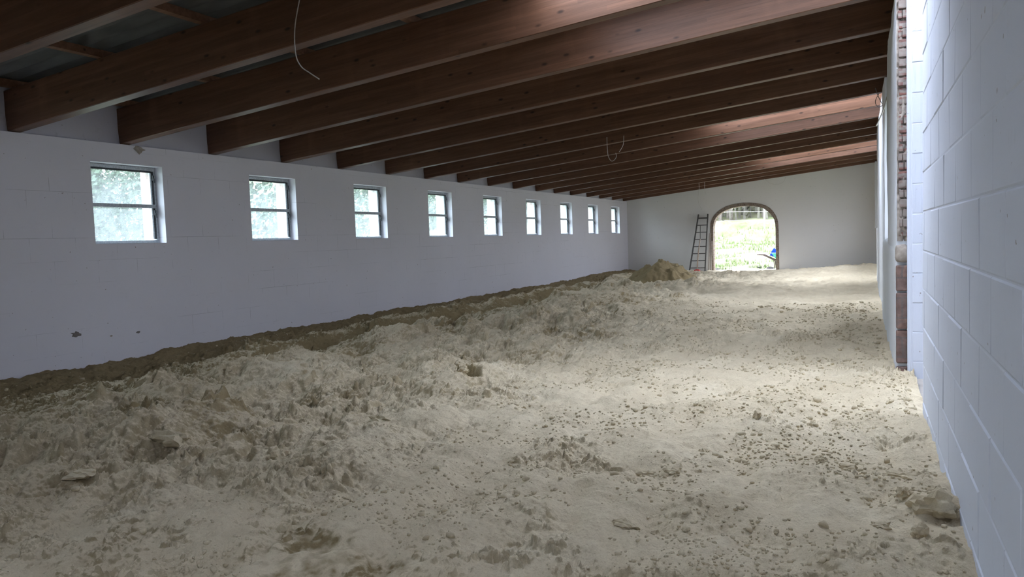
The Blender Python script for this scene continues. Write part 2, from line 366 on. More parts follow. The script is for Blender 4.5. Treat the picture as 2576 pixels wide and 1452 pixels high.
# ------------------------------------------------------------------ sand floor
def wob(y): return .10*np.sin(y*.9) + .06*np.sin(y*2.3+1)
def sand_h(x, y, fine=True):
    x = np.asarray(x, float); y = np.asarray(y, float)
    wl = 1 - sstep(-4.0, -1.9, x + 1.0*perlin(x*.5, y*.35, 40))
    h = .012 + .035*fbm(x*.5, y*.4, 1, 3) + .03*sstep(-4, -7.5, x)
    rid = 1-np.abs(fbm(x*1.15, y*.72, 3, 3))*1.7
    wm = wl*(.30+.70*sstep(-6.9, -5.6, x))*(.3+.7*sstep(-7.6, -7.1, x))
    h = h + wm*.09*(rid-.6) + wm*.07*fbm(x*2.7, y*1.9, 9, 3)
    h = h + (.4+.6*(1-wl))*(.050*fbm(x*2.5, y*2.1, 14, 3)) + .018*fbm(x*5.3, y*4.6, 16, 2)*sstep(7, 3.5, y) + (1-wl)*.014*fbm(x*6, y*6, 15, 2)
    # wheel furrows and the bank along the left wall
    xw = x + wob(y)*.4 + .07*perlin(x*1.5, y*1.9, 21)
    far = sstep(2.5, 5, y)
    h = h - .085*np.exp(-((xw+6.98)/.17)**2)*far + .030*np.exp(-((xw+6.62)/.16)**2)*far
    h = h - .13*np.exp(-((xw+6.15)/.20)**2)*sstep(5.5, 7, y)*(1-sstep(17, 20, y)) + .09*np.exp(-((xw+6.52)/.16)**2)*sstep(5.5, 7, y)*(1-sstep(17, 20, y)) + .03*np.exp(-((xw+5.72)/.22)**2)*sstep(5, 7, y)
    h = h + .06*sstep(-7.25, -7.60, x)*(1+.25*perlin(x*2, y*2.2, 31)) + sstep(-6.8, -7.1, x)*(.020*fbm(x*7, y*6, 32, 4, .6) + .030*plates(x*8, y*7, 34, .55)*sstep(-7.62, -7.4, x))
    # row of mounds where the hall is still heaped
    for mx, my, mr, mh in ((-5.4, 8.2, .55, .13), (-4.5, 5.5, .5, .11), (-3.35, 6.22, .42, .13), (-3.0, 4.55, .4, .07), (-3.9, 3.75, .45, .09), (-4.5, 3.2, .5, .06),
                           (-4.4, 12.2, 1.0, .14), (-3.4, 13.9, 1.1, .13), (-3.5, 17.9, .9, .12), (-2.1, 17.0, .8, .08), (-5.9, 18.5, .7, .06), (-5.2, 14.9, .7, .10),
                           (-3.9, 9.4, .6, .08), (-6.9, 22.2, .6, .12), (-4.3, 21.2, .8, .12), (-1.2, 24.5, 1.8, .10), (.2, 24.8, .8, .14), (-2.6, 2.5, .4, .04), (.28, 3.7, .22, .05)):
        h = h + mh*np.exp(-(((x-mx)**2+((y-my)*.8)**2)/mr**2))
    rm = random.Random(4); hm = 0*x; pa = perlin(x*2.6, y*2.6, 150); pb = perlin(x*2.6, y*2.6, 151)
    for q in range(46):
        mx = rm.uniform(-5.7, -2.6); my = 3.1*math.exp(rm.random()*1.9); mr = rm.uniform(.22, .50)*(1+.03*my); mh = rm.uniform(.06, .15)*mr/.42
        dd_ = np.sqrt((x-mx)**2+((y-my)*rm.uniform(.75, 1.1))**2)/mr; dd_ = dd_*(1+.22*(pa*math.cos(q)+pb*math.sin(q)))
        hm = np.maximum(hm, mh*sstep(1.35, .05, dd_))
    h = h + (hm-.035)*wl*sstep(-6.2, -5.5, x)*(1-.75*sstep(12, 16, y))
    h = h + .025*np.exp(-((x+4.6)/1.3)**2)*sstep(6, 9, y)*(1-sstep(19, 23, y))
    # shallow hollow (left by a boot) and holes
    for hx, hy, hr, hd in ((-3.27, 6.0, .105, .17), (-3.42, 6.0, .07, .10), (-3.16, 6.0, .06, .07), (-2.12, 2.50, .10, .05), (-1.75, 2.48, .09, .05), (-3.45, 4.40, .11, .08), (-3.2, 4.38, .13, .06),
                           (.33, 3.62, .07, .06), (-4.05, 3.30, .09, .07), (-1.25, 3.2, .12, .03), (-.98, 4.05, .15, .025), (-1.9, 3.3, .16, .03)):
        h = h - hd*np.exp(-(((x-hx)**2+((y-hy)*1.15)**2)/hr**2)**1.5)
    # lumps: rounded clods and angular broken crust, stronger on the left
    wk = sstep(-7.5, -6.9, x)*np.clip(.16+wl*.9 + 1.1*np.clip(perlin(x*.9, y*.9, 50)*1.7-.2, 0, 1), 0, 1.2)
    cl = np.clip(fbm(x*1.4, y*1.4, 55, 2)*1.6+.45+.4*sstep(4.2, 3.2, y)*sstep(-1.8, -2.8, x), 0, 1)
    wx = x+.05*perlin(x*7, y*7, 66); wy = y+.05*perlin(x*7, y*7, 67)
    wb_ = np.clip(wl+.12, 0, 1)
    h = h + wk*wb_*cl*(.050*plates(wx*4.2, wy*4.2, 60, .62) + .034*plates(wx*9, wy*9, 61, .55))
    c1 = worley(x*7.5, y*7.5, 63); h = h + wk*wb_*.022*np.clip(.55-c1, 0, 1)*(1+perlin(x*3, y*3, 70))
    if fine:
        nr = 1-sstep(10, 17, y)
        m3 = np.clip(perlin(x*2.1, y*2.1, 80)*2.4+.30+.35*sstep(4.2, 3.2, y)*sstep(-1.8, -2.8, x), 0, 1)
        h = h + nr*(wk+.35)*m3*(.026*plates(wx*21, wy*21, 62, .55) + .012*plates(wx*42, wy*42, 64, .6))
        h = h + nr*.010*fbm(x*17, y*17, 90, 4, .65)*(.35+wk)
        h = h + sstep(-7.5, -6.9, x)*wl*.020*(np.abs(fbm(x*6, y*5.2, 95, 4, .6))-.2)
    # settle where the sand meets the walls
    h = h + .02*sstep(0, .36, x)*sstep(4, 9, y)
    dd = np.exp(-(((x+3.65)/1.6)**2 + ((y-26.9)/1.3)**2)); h = h*(1-dd)+.015*dd
    e = sstep(.34, .385, x); h = h - e*.0
    return h
def damp_shade_f(x, y):
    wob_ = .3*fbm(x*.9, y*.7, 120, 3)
    d = sstep(-6.72, -7.02, x + wob_*.22 + wob(y)*.3)  # wall strip: damp sand, with the shade under the windows painted in
    d = np.maximum(d, .8*np.exp(-((x+6.35+wob(y)*.4)/.20)**2)*sstep(6.0, 7.5, y)*(1-sstep(17, 21, y)))  # shaded furrow side painted as a dark band
    for hx, hy, r, a in ((-3.27, 6.05, .12, 1.), (-2.12, 2.50, .22, .8), (-1.75, 2.46, .16, .8), (-3.35, 4.42, .22, .5), (-2.0, 2.3, .3, .6), (-3.8, 13.2, 1.3, .45), (-2.6, 13.6, 1.0, .4), (-5.2, 11.2, 1., .35)):
        d = np.maximum(d, a*np.exp(-(((x-hx)**2+(y-hy)**2)/r**2))*(.62+.7*perlin(x*17, y*17, 140)+.4*perlin(x*6, y*6, 141)))
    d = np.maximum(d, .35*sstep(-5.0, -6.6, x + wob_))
    d = d + .22*np.clip(perlin(x*3.1, y*3.1, 131), -.2, 1)*sstep(-1.6, -3.4, x)
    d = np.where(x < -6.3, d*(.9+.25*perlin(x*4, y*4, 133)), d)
    d = np.maximum(d, .30*sstep(.05, .5, fbm(x*.8, y*.6, 130, 3))*sstep(-1.5, -4, x))
    return d
NX, NY = 1250, 1350
gx = np.linspace(XL-.02, .385, NX); gy = 1.45*np.exp(np.linspace(0, 1, NY)*math.log((YF+.42)/1.45))
X, Y = np.meshgrid(gx, gy)
Z = sand_h(X, Y)
me = bpy.data.meshes.new('floor')
co = np.stack([X, Y, Z], -1).reshape(-1, 3)
# perimeter skirt down so that the sand has a body
me.vertices.add(NX*NY); me.vertices.foreach_set('co', co.astype(np.float32).ravel())
i = np.arange((NY-1)*(NX-1)); r_ = i//(NX-1); c_ = i % (NX-1); a_ = r_*NX+c_
quads = np.stack([a_, a_+1, a_+NX+1, a_+NX], -1).astype(np.int32)
me.loops.add(quads.size); me.loops.foreach_set('vertex_index', quads.ravel())
me.polygons.add(len(quads)); me.polygons.foreach_set('loop_start', (np.arange(len(quads))*4).astype(np.int32))
me.polygons.foreach_set('loop_total', np.full(len(quads), 4, np.int32)) if bpy.app.version < (4, 0) else None
me.polygons.foreach_set('use_smooth', np.ones(len(quads), bool))
me.update(calc_edges=True)
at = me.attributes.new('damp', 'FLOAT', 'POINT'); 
# steep faces are browner, flat ones slightly paler
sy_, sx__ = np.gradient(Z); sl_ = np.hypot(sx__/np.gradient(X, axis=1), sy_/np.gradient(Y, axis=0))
sand_tone = damp_shade_f(X, Y) + .46*sstep(.45, 1.5, sl_) - .07*sstep(.3, .05, sl_)
at.data.foreach_set('value', sand_tone.astype(np.float32).ravel())
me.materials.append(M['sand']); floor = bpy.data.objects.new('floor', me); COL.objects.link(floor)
struct(floor, 'loose pale sand spread over the whole hall floor, heaped and furrowed on the left', 'floor')
# plain sand under and behind the camera
nb = MB(); xs = np.linspace(XL-.02, XR+.02, 70); ys = np.linspace(YB, 1.46, 40)
zb = sand_h(*np.meshgrid(xs, ys), fine=False)
nb.add([(xs[j], ys[k], zb[k, j]) for k in range(40) for j in range(70)], [(k*70+j, k*70+j+1, (k+1)*70+j+1, (k+1)*70+j) for k in range(39) for j in range(69)])
b_ = nb.build('floor_near', M['sand'], floor, smooth=True, fix=False)
sl = MB(); sl.box(XL-.02, 1.6, YB, YF+.5, -.32, -.22); sl.build('subfloor', M['concrete'], floor)

def hz(x, y): return float(sand_h(np.array([x]), np.array([y]))[0])

# icosphere template
import bmesh
def ico(sub):
    bm = bmesh.new(); bmesh.ops.create_icosphere(bm, subdivisions=sub, radius=1)
    v = np.array([x.co[:] for x in bm.verts]); f = [tuple(q.index for q in p.verts) for p in bm.faces]; bm.free(); return v, f
I1 = ico(1); I2 = ico(2); I3 = ico(3)
def lump_mesh(tmpl, size, seed, rough=.25, squash=(1, 1, .6)):
    v, f = tmpl; s = seed*3.7
    n = perlin(v[:, 0]*1.7+s, v[:, 1]*1.7+v[:, 2]*1.3-s, 5)*rough*1.6 + perlin(v[:, 0]*4+s, v[:, 1]*4+v[:, 2]*3, 6)*rough*.6
    w_ = np.round(v*1.6)/1.6*.25+v*.75
    return w_*(1+n)[:, None]*np.array(squash)*size, f
# small crumbs: far too many to count
rng = np.random.default_rng(11)
vs = []; fs = []; off = 0
N = 30000
yy = 1.7*np.exp(rng.random(N)**1.05*math.log(14/1.7)); xx = np.where(rng.random(N) < .62, rng.uniform(-2.6, .33, N), rng.uniform(XL+.2, .33, N))
keep = (perlin(xx*1.3, yy*1.3, 200) + .30*sstep(-2.5, .2, xx) + .45*perlin(xx*4, yy*4, 201)) > rng.uniform(-.25, .75, N)
keep &= (yy < 7) | (xx < .20)
keep &= ((xx+2.05)**2+(yy-2.45)**2 > .09)
xx = xx[keep]; yy = yy[keep]; hh = sand_h(xx, yy)
tm = [lump_mesh(I1, 1, q, .35, (1, .8, .7)) for q in range(14)]
for q in range(len(xx)):
    s = .0032 + .0065*rng.random()**2 + (.011*rng.random() if rng.random() < .07 else 0); s *= (1+.10*yy[q])
    v, f = tm[q % 14]; a = rng.random()*6.28; ca, sa = math.cos(a), math.sin(a)
    p = np.stack([(v[:, 0]*ca-v[:, 1]*sa)*s, (v[:, 0]*sa+v[:, 1]*ca)*s, v[:, 2]*s], -1) + np.array([xx[q], yy[q], hh[q]+s*.25])
    vs.append(p); fs.append(np.array(f)+off); off += len(p)
me = bpy.data.meshes.new('sand_crumbs'); me.from_pydata(np.concatenate(vs).tolist(), [], np.concatenate(fs).tolist()); me.materials.append(M['clod'])
me.polygons.foreach_set('use_smooth', [True]*len(me.polygons))
o = bpy.data.objects.new('sand_crumbs', me); COL.objects.link(o)
tag(o, 'small crumbs and pebbles of sand scattered over the floor', 'sand crumbs', kind='stuff')
# the bigger clods, each by itself
CLODS = [(.275, 3.66, .085, 'largest pale clod of caked sand against the foot of the near block wall', (1, .8, .62)),
         (.16, 3.78, .034, 'brown cracked clod just left of the largest clod by the near block wall', (1, .9, .8)),
         (.30, 3.90, .036, 'round grey brown clod touching the block wall behind the largest clod', (1, 1, .8)),
         (.20, 3.42, .036, 'angular brown clod in front of the largest clod by the near block wall', (1, .7, .8)),
         (.06, 3.45, .032, 'flat oval clod left of the angular one, near the block wall', (1.4, .7, .5)),
         (.17, 4.18, .050, 'long flat slab of crusted sand near the right block wall', (1.5, .7, .4)),
         (-.085, 4.27, .034, 'tan double clod right of the centre, one of a broken pair', (1.3, .8, .7)),
         (-.20, 4.22, .026, 'small tan clod left of the broken pair', (1, .9, .9)),
         (-.853, 4.433, .024, 'olive brown round pebble on the bright sand right of the middle', (1.2, .9, .7)),
         (-.633, 5.10, .030, 'upright brown chip of crust on the brightest sand', (1, .6, 1)),
         (-.316, 5.25, .030, 'reddish brown crumbly clod on the brightest sand, nearest the doorway', (1.1, .8, .8)),
         (-2.19, 6.267, .036, 'pointed little clod on the bright sand far right of the dark hole', (1, .7, 1)),
         (-.968, 3.193, .034, 'oblong tan clod at the lower middle right of the sand', (1.5, .8, .7)),
         (-1.05, 3.93, .032, 'long low clod in the row of lumps below the bright patch', (1.6, .8, .6)),
         (-.93, 3.97, .030, 'low clod at the right end of the row of lumps below the bright patch', (1.5, .8, .6)),
         (-3.88, 3.31, .085, 'long rounded clod of caked sand resting over a hollow on the left', (1.45, .7, .55)),
         (-4.02, 2.82, .075, 'flat brown plate of crusted sand lying at the lower left', (1.35, .9, .28)),
         (-3.33, 4.46, .06, 'angular pale clod on the broken crust left of the middle', (1.2, .7, .6)),
         (-3.10, 4.42, .07, 'broad wedge of broken crust lifted over a dark crack', (1.3, .8, .5)),
         (-3.52, 6.02, .045, 'crumbled clod on the left lip of the dark hole in the mound', (1, .8, 1)),
         (-3.20, 5.86, .040, 'pale clod at the front lip of the dark hole in the mound', (1.2, .8, .8)),
         (-2.84, 3.02, .050, 'grey blocky clod in the rough sand left of the middle foreground', (1.2, 1, .7)),
         (-2.35, 2.58, .030, 'small brown clod near the moist ochre patch', (1, 1, .8)),
         (-.25, 2.62, .060, 'pale pointed clod at the bottom edge right of the middle', (1.1, .9, .9)),
         (-.18, 2.80, .032, 'rusty brown rounded stone near the bottom edge, right of the pointed clod', (1.1, .9, .8)),
         (-3.05, 3.35, .050, 'pale clod cluster piece right of the long rounded clod', (1, .9, .8)),
         (-2.86, 3.3, .042, 'rounded pale lump beside the clod cluster left of the middle', (1.1, .9, .8)),
         ]
for q, (x, y, s, lab, sq) in enumerate(CLODS):
    v, f = lump_mesh(I3, s, q+3, .34, sq); a = q*1.3
    o = MB().add(v, f).build('sand_clod', M['clod'], smooth=False)
    o.location = (x, y, hz(x, y)+s*sq[2]*.42); o.rotation_euler = (0, 0, a % .9-.45 if sq[0] > 1.2 else a)
    tag(o, lab, 'clod', 'bigger clods of caked sand on the floor')
# heap of sand near the far wall
n = 90; pm = MB(); pts = []
u = np.linspace(-1, 1, n); U, V = np.meshgrid(u, u); PX = -4.95+U*1.05; PY = 20.3+V*1.25
R = np.sqrt(U**2+V**2); R = R*(1+.12*perlin(U*2+5, V*2, 3))
prof = sstep(1.0, .12, R + .10*perlin(U*4, V*4, 8))**.8*.85
ph = .50*prof/.85 + .06*fbm(PX*3, PY*3, 33, 4, .6)*np.clip(1.2-R, 0, 1) - .10*np.exp(-((PX+5.25)/.12)**2)*np.clip(1-R, 0, 1) + .03*np.abs(fbm(PX*9, PY*9, 37, 3))*np.clip(1.1-R, 0, 1)
base = sand_h(PX, PY, False); ph = base - .06 + np.clip(ph, 0, 9)
pm.add([(PX[a, b], PY[a, b], ph[a, b]) for a in range(n) for b in range(n)], [(a*n+b, a*n+b+1, (a+1)*n+b+1, (a+1)*n+b) for a in range(n-1) for b in range(n-1)])
o = pm.build('sand_pile', M['sand'], smooth=True, fix=False)
dv = np.clip(1.0-.25*R, 0, 1).astype(np.float32).ravel(); at = o.data.attributes.new('damp', 'FLOAT', 'POINT'); at.data.foreach_set('value', dv)
tag(o, 'low rounded heap of moist sand left of the ladder near the far wall', 'sand heap')

# ------------------------------------------------------------------ left wall with nine windows
ZW0 = -.25
def holes_boxes(mb, x0, x1, y0, y1, z0, z1, holes):
    ys = sorted({y0, y1, *[h[0] for h in holes], *[h[1] for h in holes]})
    for a, b in zip(ys[:-1], ys[1:]):
        hit = [h for h in holes if h[0] <= a and h[1] >= b]
        if hit:
            h = hit[0]; mb.box(x0, x1, a, b, z0, h[2]); mb.box(x0, x1, a, b, h[3], z1)
        else: mb.box(x0, x1, a, b, z0, z1)
wy = [(WIN_Y0+k*WIN_S, WIN_Y0+k*WIN_S+WIN_W, WIN_ZB, WIN_ZT) for k in range(-2, 9)]
mb = MB(); holes_boxes(mb, XL-.24, XL, YB-.3, YF+.35, ZW0, LEDGE-.008, wy)
wl_ = struct(mb.build('wall_left', M['left']), 'long whitewashed left wall with nine square windows under the roof beams', 'wall')
mb = MB(); mb.box(XL-.24, XL-.05, YB-.3, YF+.35, LEDGE-.006, roof_z(XL)-.03); mb.build('beam_infill', M['infill'], wl_)
mb = MB(); holes_boxes(mb, XL-.38, XL-.241, YB-.3, YF+.35, ZW0, roof_z(XL)-.03, [(a-.0, b+.0, c+.0, d-.0) for a, b, c, d in wy])
mb.build('outer_brick_leaf', M['outbrick'], wl_)
# mortar dab and knocks in the paint
def chip(y, z, s, m, name, seed):
    v, f = lump_mesh(I2, s, seed, .5, (.10, 1, .6)); o = MB().add(v, f).build(name, m, wl_); o.location = (XL+.001, y, z)
chip(6.37, LEDGE-.045, .06, M['mortar'], 'mortar_patch', 2)
chip(5.43, .44, .05, M['darkwire'], 'chipped_hole', 5); chip(5.85, .37, .015, M['mortar'], 'chipped_hole', 6); chip(6.2, .37, .022, M['darkwire'], 'chipped_hole', 7)

def window(k, first):
    y0 = WIN_Y0+k*WIN_S; r = empty(f'window_{k+1}', (XL-.15, y0+WIN_W/2, WIN_ZB))
    W2 = WIN_W/2; Hh = WIN_ZT-WIN_ZB
    if first is None:
        f = MB(); t = .032; dp = .028
        f.box(-dp, dp, -W2+.002, W2-.002, Hh-.045, Hh-.002)      # head
        f.box(-dp, dp, -W2+.002, W2-.002, .002, .035)             # bottom
        f.box(-dp, dp, -W2+.002, -W2+.03, .035, Hh-.045)
        f.box(-dp, dp, W2-.03, W2-.002, .035, Hh-.045)
        fr = f.build('window_frame', M['frame'], r, bevel=.003)
        b = MB(); b.box(-.02, .034, -W2+.03, W2-.03, Hh*.485-.022, Hh*.485+.022); b.build('transom_bar', M['frame'], r, bevel=.004)
        s = MB(); s.box(.006, .030, W2-.062, W2-.031, .05, Hh*.46); s.box(.006, .03, W2-.062, W2-.031, Hh*.51, Hh-.05)
        s.box(.006, .03, -W2+.031, -W2+.05, .05, Hh*.46); s.box(.006, .03, -W2+.031, -W2+.05, Hh*.51, Hh-.05)
        s.box(.008, .028, -W2+.05, W2-.062, Hh-.066, Hh-.046)
        cs = s.build('casement', M['darkframe'], r)
        l = MB(); 
        for z in (Hh*.40, Hh*.86):
            l.tube([(.03, W2-.045, z), (.06, W2-.045, z-.01), (.065, W2-.05, z-.06)], .007, 6)
            l.box(.028, .05, W2-.055, W2-.035, z-.03, z+.03)
        l.build('latch', M['darkframe'], cs)
        for z0_, z1_ in ((.036, Hh*.485-.023), (Hh*.485+.023, Hh-.046)):
            g = MB(); g.add([(-.004, -W2+.03, z0_), (-.004, W2-.03, z0_), (-.004, W2-.03, z1_), (-.004, -W2+.03, z1_)], [(0, 1, 2, 3)])
            g.build('pane', M['glass'], r)
        r2_ = r
    else:
        bpy.data.objects.remove(r); r2_ = copy_tree(first); r2_.name = f'window_{k+1}'; r2_.location = (XL-.15, y0+WIN_W/2, WIN_ZB)
    o_ = ['nearest', 'second nearest', 'third nearest', 'fourth from the front', 'middle', 'fourth from the far end', 'third from the far end', 'second from the far end', 'farthest'][k]
    struct(r2_, f'{o_} of the nine two-pane windows in the left wall', 'window'); return r2_
w0 = None
for k in range(9):
    w_ = window(k, w0)
    if w0 is None: w0 = w_
for k in (-2, -1):
    g = MB(); y0 = WIN_Y0+k*WIN_S; g.add([(XL-.15, y0, WIN_ZB), (XL-.15, y0+WIN_W, WIN_ZB), (XL-.15, y0+WIN_W, WIN_ZT), (XL-.15, y0, WIN_ZT)], [(0, 1, 2, 3)])
    g.build('pane', M['glass'], wl_)

# ------------------------------------------------------------------ far gable wall with the arch
AI = [(-4.665, -.25), (-4.66, 1.17), (-4.655, 1.50), (-4.635, 1.63), (-4.60, 1.74), (-4.54, 1.84), (-4.45, 1.93), (-4.34, 2.0), (-4.20, 2.065), (-4.03, 2.12), (-3.86, 2.15), (-3.68, 2.165),
      (-3.48, 2.16), (-3.28, 2.14), (-3.13, 2.105), (-3.0, 2.05), (-2.89, 1.97), (-2.80, 1.88), (-2.72, 1.77), (-2.67, 1.67), (-2.64, 1.53), (-2.632, 1.3), (-2.635, -.25)]
AO = [(-4.775, -.25), (-4.76, 1.17), (-4.755, 1.51), (-4.74, 1.66), (-4.69, 1.79), (-4.615, 1.90), (-4.51, 2.01), (-4.38, 2.10), (-4.225, 2.185), (-4.04, 2.235), (-3.86, 2.265), (-3.68, 2.28),
      (-3.48, 2.275), (-3.26, 2.25), (-3.08, 2.21), (-2.93, 2.15), (-2.80, 2.06), (-2.70, 1.95), (-2.62, 1.82), (-2.57, 1.69), (-2.545, 1.55), (-2.535, 1.3), (-2.53, -.25)]
def ring(mb, A, B, y0, y1):
    n = len(A)
    mb.add([(x, y0, z) for x, z in A]+[(x, y0, z) for x, z in B]+[(x, y1, z) for x, z in A]+[(x, y1, z) for x, z in B],
           [(i, i+1, n+i+1, n+i) for i in range(n-1)]+[(2*n+i, 3*n+i, 3*n+i+1, 2*n+i+1) for i in range(n-1)] +
           [(i, 2*n+i, 2*n+i+1, i+1) for i in range(n-1)]+[(n+i, n+i+1, 3*n+i+1, 3*n+i) for i in range(n-1)])
def ztop(x): return beam_z(x)+BEAM_H+.04
mb = MB(); n = len(AO)
T = [(XL-.24 if i == 0 else (.9 if i == n-1 else x)) for i, (x, z) in enumerate(AO)]
# columns above the arch
for i in range(1, n-2):
    (xa, za), (xb, zb_) = AO[i], AO[i+1]
    mb.prism([(xa, za), (xb, zb_), (xb, ztop(xb)), (xa, ztop(xa))], 'y', YF, YF+.34)
mb.prism([(XL+.001, -.25), (AO[0][0], -.25), (AO[1][0], AO[1][1]), (AO[1][0], ztop(AO[1][0])), (XL+.001, ztop(XL))], 'y', YF, YF+.34)
mb.prism([(AO[-1][0], -.25), (.7, -.25), (.7, ztop(.7)), (AO[-2][0], ztop(AO[-2][0])), (AO[-2][0], AO[-2][1])], 'y', YF, YF+.34)
struct(mb.build('wall_far', M['far'], fix=True), 'plain whitewashed far gable wall pierced by a round arched doorway', 'wall')
mb = MB(); ring(mb, AI, AO, YF-.012, YF+.345)
struct(mb.build('trim_1', M['archbrick']), 'bare brown brick surround of the arched doorway in the far wall', 'door surround')
mb = MB(); mb.box(XL, .7, YB-.3, YB, -.25, ztop(XL)-.05); mb.box(XL, .7, YB-.3, YB, ztop(XL)-.05, ztop(XL)+.1)
mb.prism([(XL, ztop(XL)), (.7, ztop(XL)), (.7, ztop(.7))], 'y', YB-.3, YB)
struct(mb.build('wall_back', M['far']), 'whitewashed wall behind the viewer', 'wall')

# ------------------------------------------------------------------ right side
def blocks(mb, rect_u, rect_z, P, joints_z, L, off, d=.005, ch=.007, end=None):
    # raised block faces with chamfered rims on a plane; P(u, z, h) -> point
    for k in range(len(joints_z)-1):
        z0, z1 = joints_z[k], joints_z[k+1]
        u = rect_u[0] - L + (off[k % 2]) ; us = []
        while u < rect_u[1]+L: us.append(u); u += L*(1+random.uniform(-.01, .01))
        for a, b in zip(us[:-1], us[1:]):
            a = max(a, rect_u[0]); b = min(b, rect_u[1])
            if b-a < .03: continue
            dd = d + random.uniform(-.002, .002); q = .0025
            o4 = [(a+q, z0+q), (b-q, z0+q), (b-q, z1-q), (a+q, z1-q)]; i4 = [(a+ch, z0+ch), (b-ch, z0+ch), (b-ch, z1-ch), (a+ch, z1-ch)]
            t_ = random.uniform(-.0015, .0015)
            mb.add([P(*p, 0) for p in o4]+[P(i4[j][0], i4[j][1], dd+(t_ if j in (0, 1) else -t_)) for j in range(4)],
                   [(0, 1, 5, 4), (1, 2, 6, 5), (2, 3, 7, 6), (3, 0, 4, 7), (4, 5, 6, 7)])
jz = [.338+.2597*k-.2597*2 for k in range(16)]; jz = [z for z in jz if z < 3.4]
YE = 5.87
mb = MB(); mb.box(XR+.004, .50, YB, YE, -.25, beam_z(XR)-.01); mb.box(.50, .82, YB, YE, -.25, roof_z(.5)-.03)
wr = struct(mb.build('wall_right', M['right']), 'near right wall of big whitewashed blocks, close to the viewer', 'wall')
fb = MB(); blocks(fb, (YB, YE-.001), None, lambda u, z, h: (XR+.004-h, u, z), jz, .53, (.18+.53*.0, .18+.265), .004, .009)
fb.build('block_faces', M['right'], wr, fix=True)
# lintel strip over the doorway and the openings, keeps the roof closed
# block pier on the far side of the doorway
jp = [.141+.2493*k-.2493*2 for k in range(15)]; jp = [z for z in jp if z < 3.32]
YP = 7.23
mb = MB(); mb.box(.345, .82, YP+.004, 7.47, -.25, 3.29)
mb.tube([(.352, YP+.017, -.25), (.352, YP+.017, 3.29)], .017, 14)
pr = struct(mb.build('wall_right_pier', M['right']), 'whitewashed block pier at the far side of the doorway, with ribbed block ends', 'wall')
fb = MB(); blocks(fb, (.372, .82), None, lambda u, z, h: (u, YP+.004-h, z), jp, .60, (.5, .5), .004, .006)
for k in range(len(jp)-1):
    for q in range(9):
        x = .392+q*.045
        fb.box(x-.004, x+.004, YP-.0035, YP+.003, jp[k]+.012, jp[k+1]-.012)
fb.build('block_faces', M['right'], pr, fix=True)
# plastered old wall with its broken brick end
XP = .258
def rough_quadwall(mb, x, y0, y1, z0, z1, seed, amp=.008, ny=40, nz=50, round_top=0, round_near=0, thick=.3):
    pts = []
    for k in range(nz+1):
        for j in range(ny+1):
            yv = y0+(y1-y0)*j/ny; zv = z0+(z1-z0)*k/nz
            b = float(perlin(np.array([yv*1.1+seed]), np.array([zv*1.1]), seed)[0])*amp + float(perlin(np.array([yv*5+seed]), np.array([zv*5]), seed+1)[0])*amp*.3
            dx = 0
            if round_top: t_ = max(0, (zv-(z1-round_top))/round_top); dx += round_top*.6*(1-math.sqrt(max(0, 1-t_*t_)))
            if round_near: t_ = max(0, ((y0+round_near)-yv)/round_near); dx += round_near*(1-math.sqrt(max(0, 1-t_*t_)))
            pts.append((x+b+dx, yv, zv))
    mb.add(pts, [(k*(ny+1)+j, (k+1)*(ny+1)+j, (k+1)*(ny+1)+j+1, k*(ny+1)+j+1) for k in range(nz) for j in range(ny)])
    # sides back to the core
    def side(idx):
        m = len(idx); P0 = [pts[i] for i in idx]; P1 = [(x+thick, p[1], p[2]) for p in P0]
        mb.add(P0+P1, [(i, i+1, m+i+1, m+i) for i in range(m-1)])
    side([k*(ny+1) for k in range(nz+1)]); side([k*(ny+1)+ny for k in range(nz+1)])
    side([nz*(ny+1)+j for j in range(ny+1)]); side(list(range(ny+1)))
ZP = 1.14
mb = MB()
YW = 7.30
rough_quadwall(mb, XP, YW, 10.0, -.25, 3.28, 3, .010)
rough_quadwall(mb, XP-.012, YW+.01, 12.0, -.25, ZP, 5, .010, round_top=.10)
mb.box(.40, .80, 7.48, 10.0, -.25, 3.28); mb.box(.35, .80, 10.0, 11.5, -.25, ZP-.02); mb.box(.50, .82, 7.4, YF, 3.28, roof_z(.5)-.03); mb.box(.40, .80, 10, 11.5, 2.95, 3.28)
rough_quadwall(mb, .268, 11.5, 17.75, -.25, 3.28, 9, .006); mb.box(.42, .80, 11.5, 17.75, -.25, 3.28)
rough_quadwall(mb, .30, 17.75, 20.8, -.25, ZP+.14, 12, .004); mb.box(.45, .80, 17.75, 20.8, -.25, ZP+.1); mb.box(.42, .80, 17.75, 20.8, 2.95, 3.28)
rough_quadwall(mb, .382, 20.8, YF, -.25, ZP+.14, 14, .003); mb.box(.46, .80, 20.8, YF, -.25, ZP+.13)
rough_quadwall(mb, .335, 20.8, 21.7, ZP+.14, 3.28, 15, .003); rough_quadwall(mb, .335, 25.7, YF, ZP+.14, 3.28, 16, .003); mb.box(.5, .80, 20.8, 21.7, ZP, 3.28); mb.box(.5, .80, 25.7, YF, ZP, 3.28); mb.box(.42, .80, 21.7, 22.4, ZP, 3.28); mb.box(.42, .80, 24.9, 25.7, ZP, 3.28); mb.box(.42, .80, 22.4, 24.9, 2.95, 3.28)
wf = struct(mb.build('wall_right_far', M['plaster'], smooth=False, fix=True), 'far stretch of whitewashed plastered right wall with window openings and a thick base', 'wall')
wf.data.polygons.foreach_set('use_smooth', [len(p.vertices) == 4 and p.area < .05 for p in wf.data.polygons])
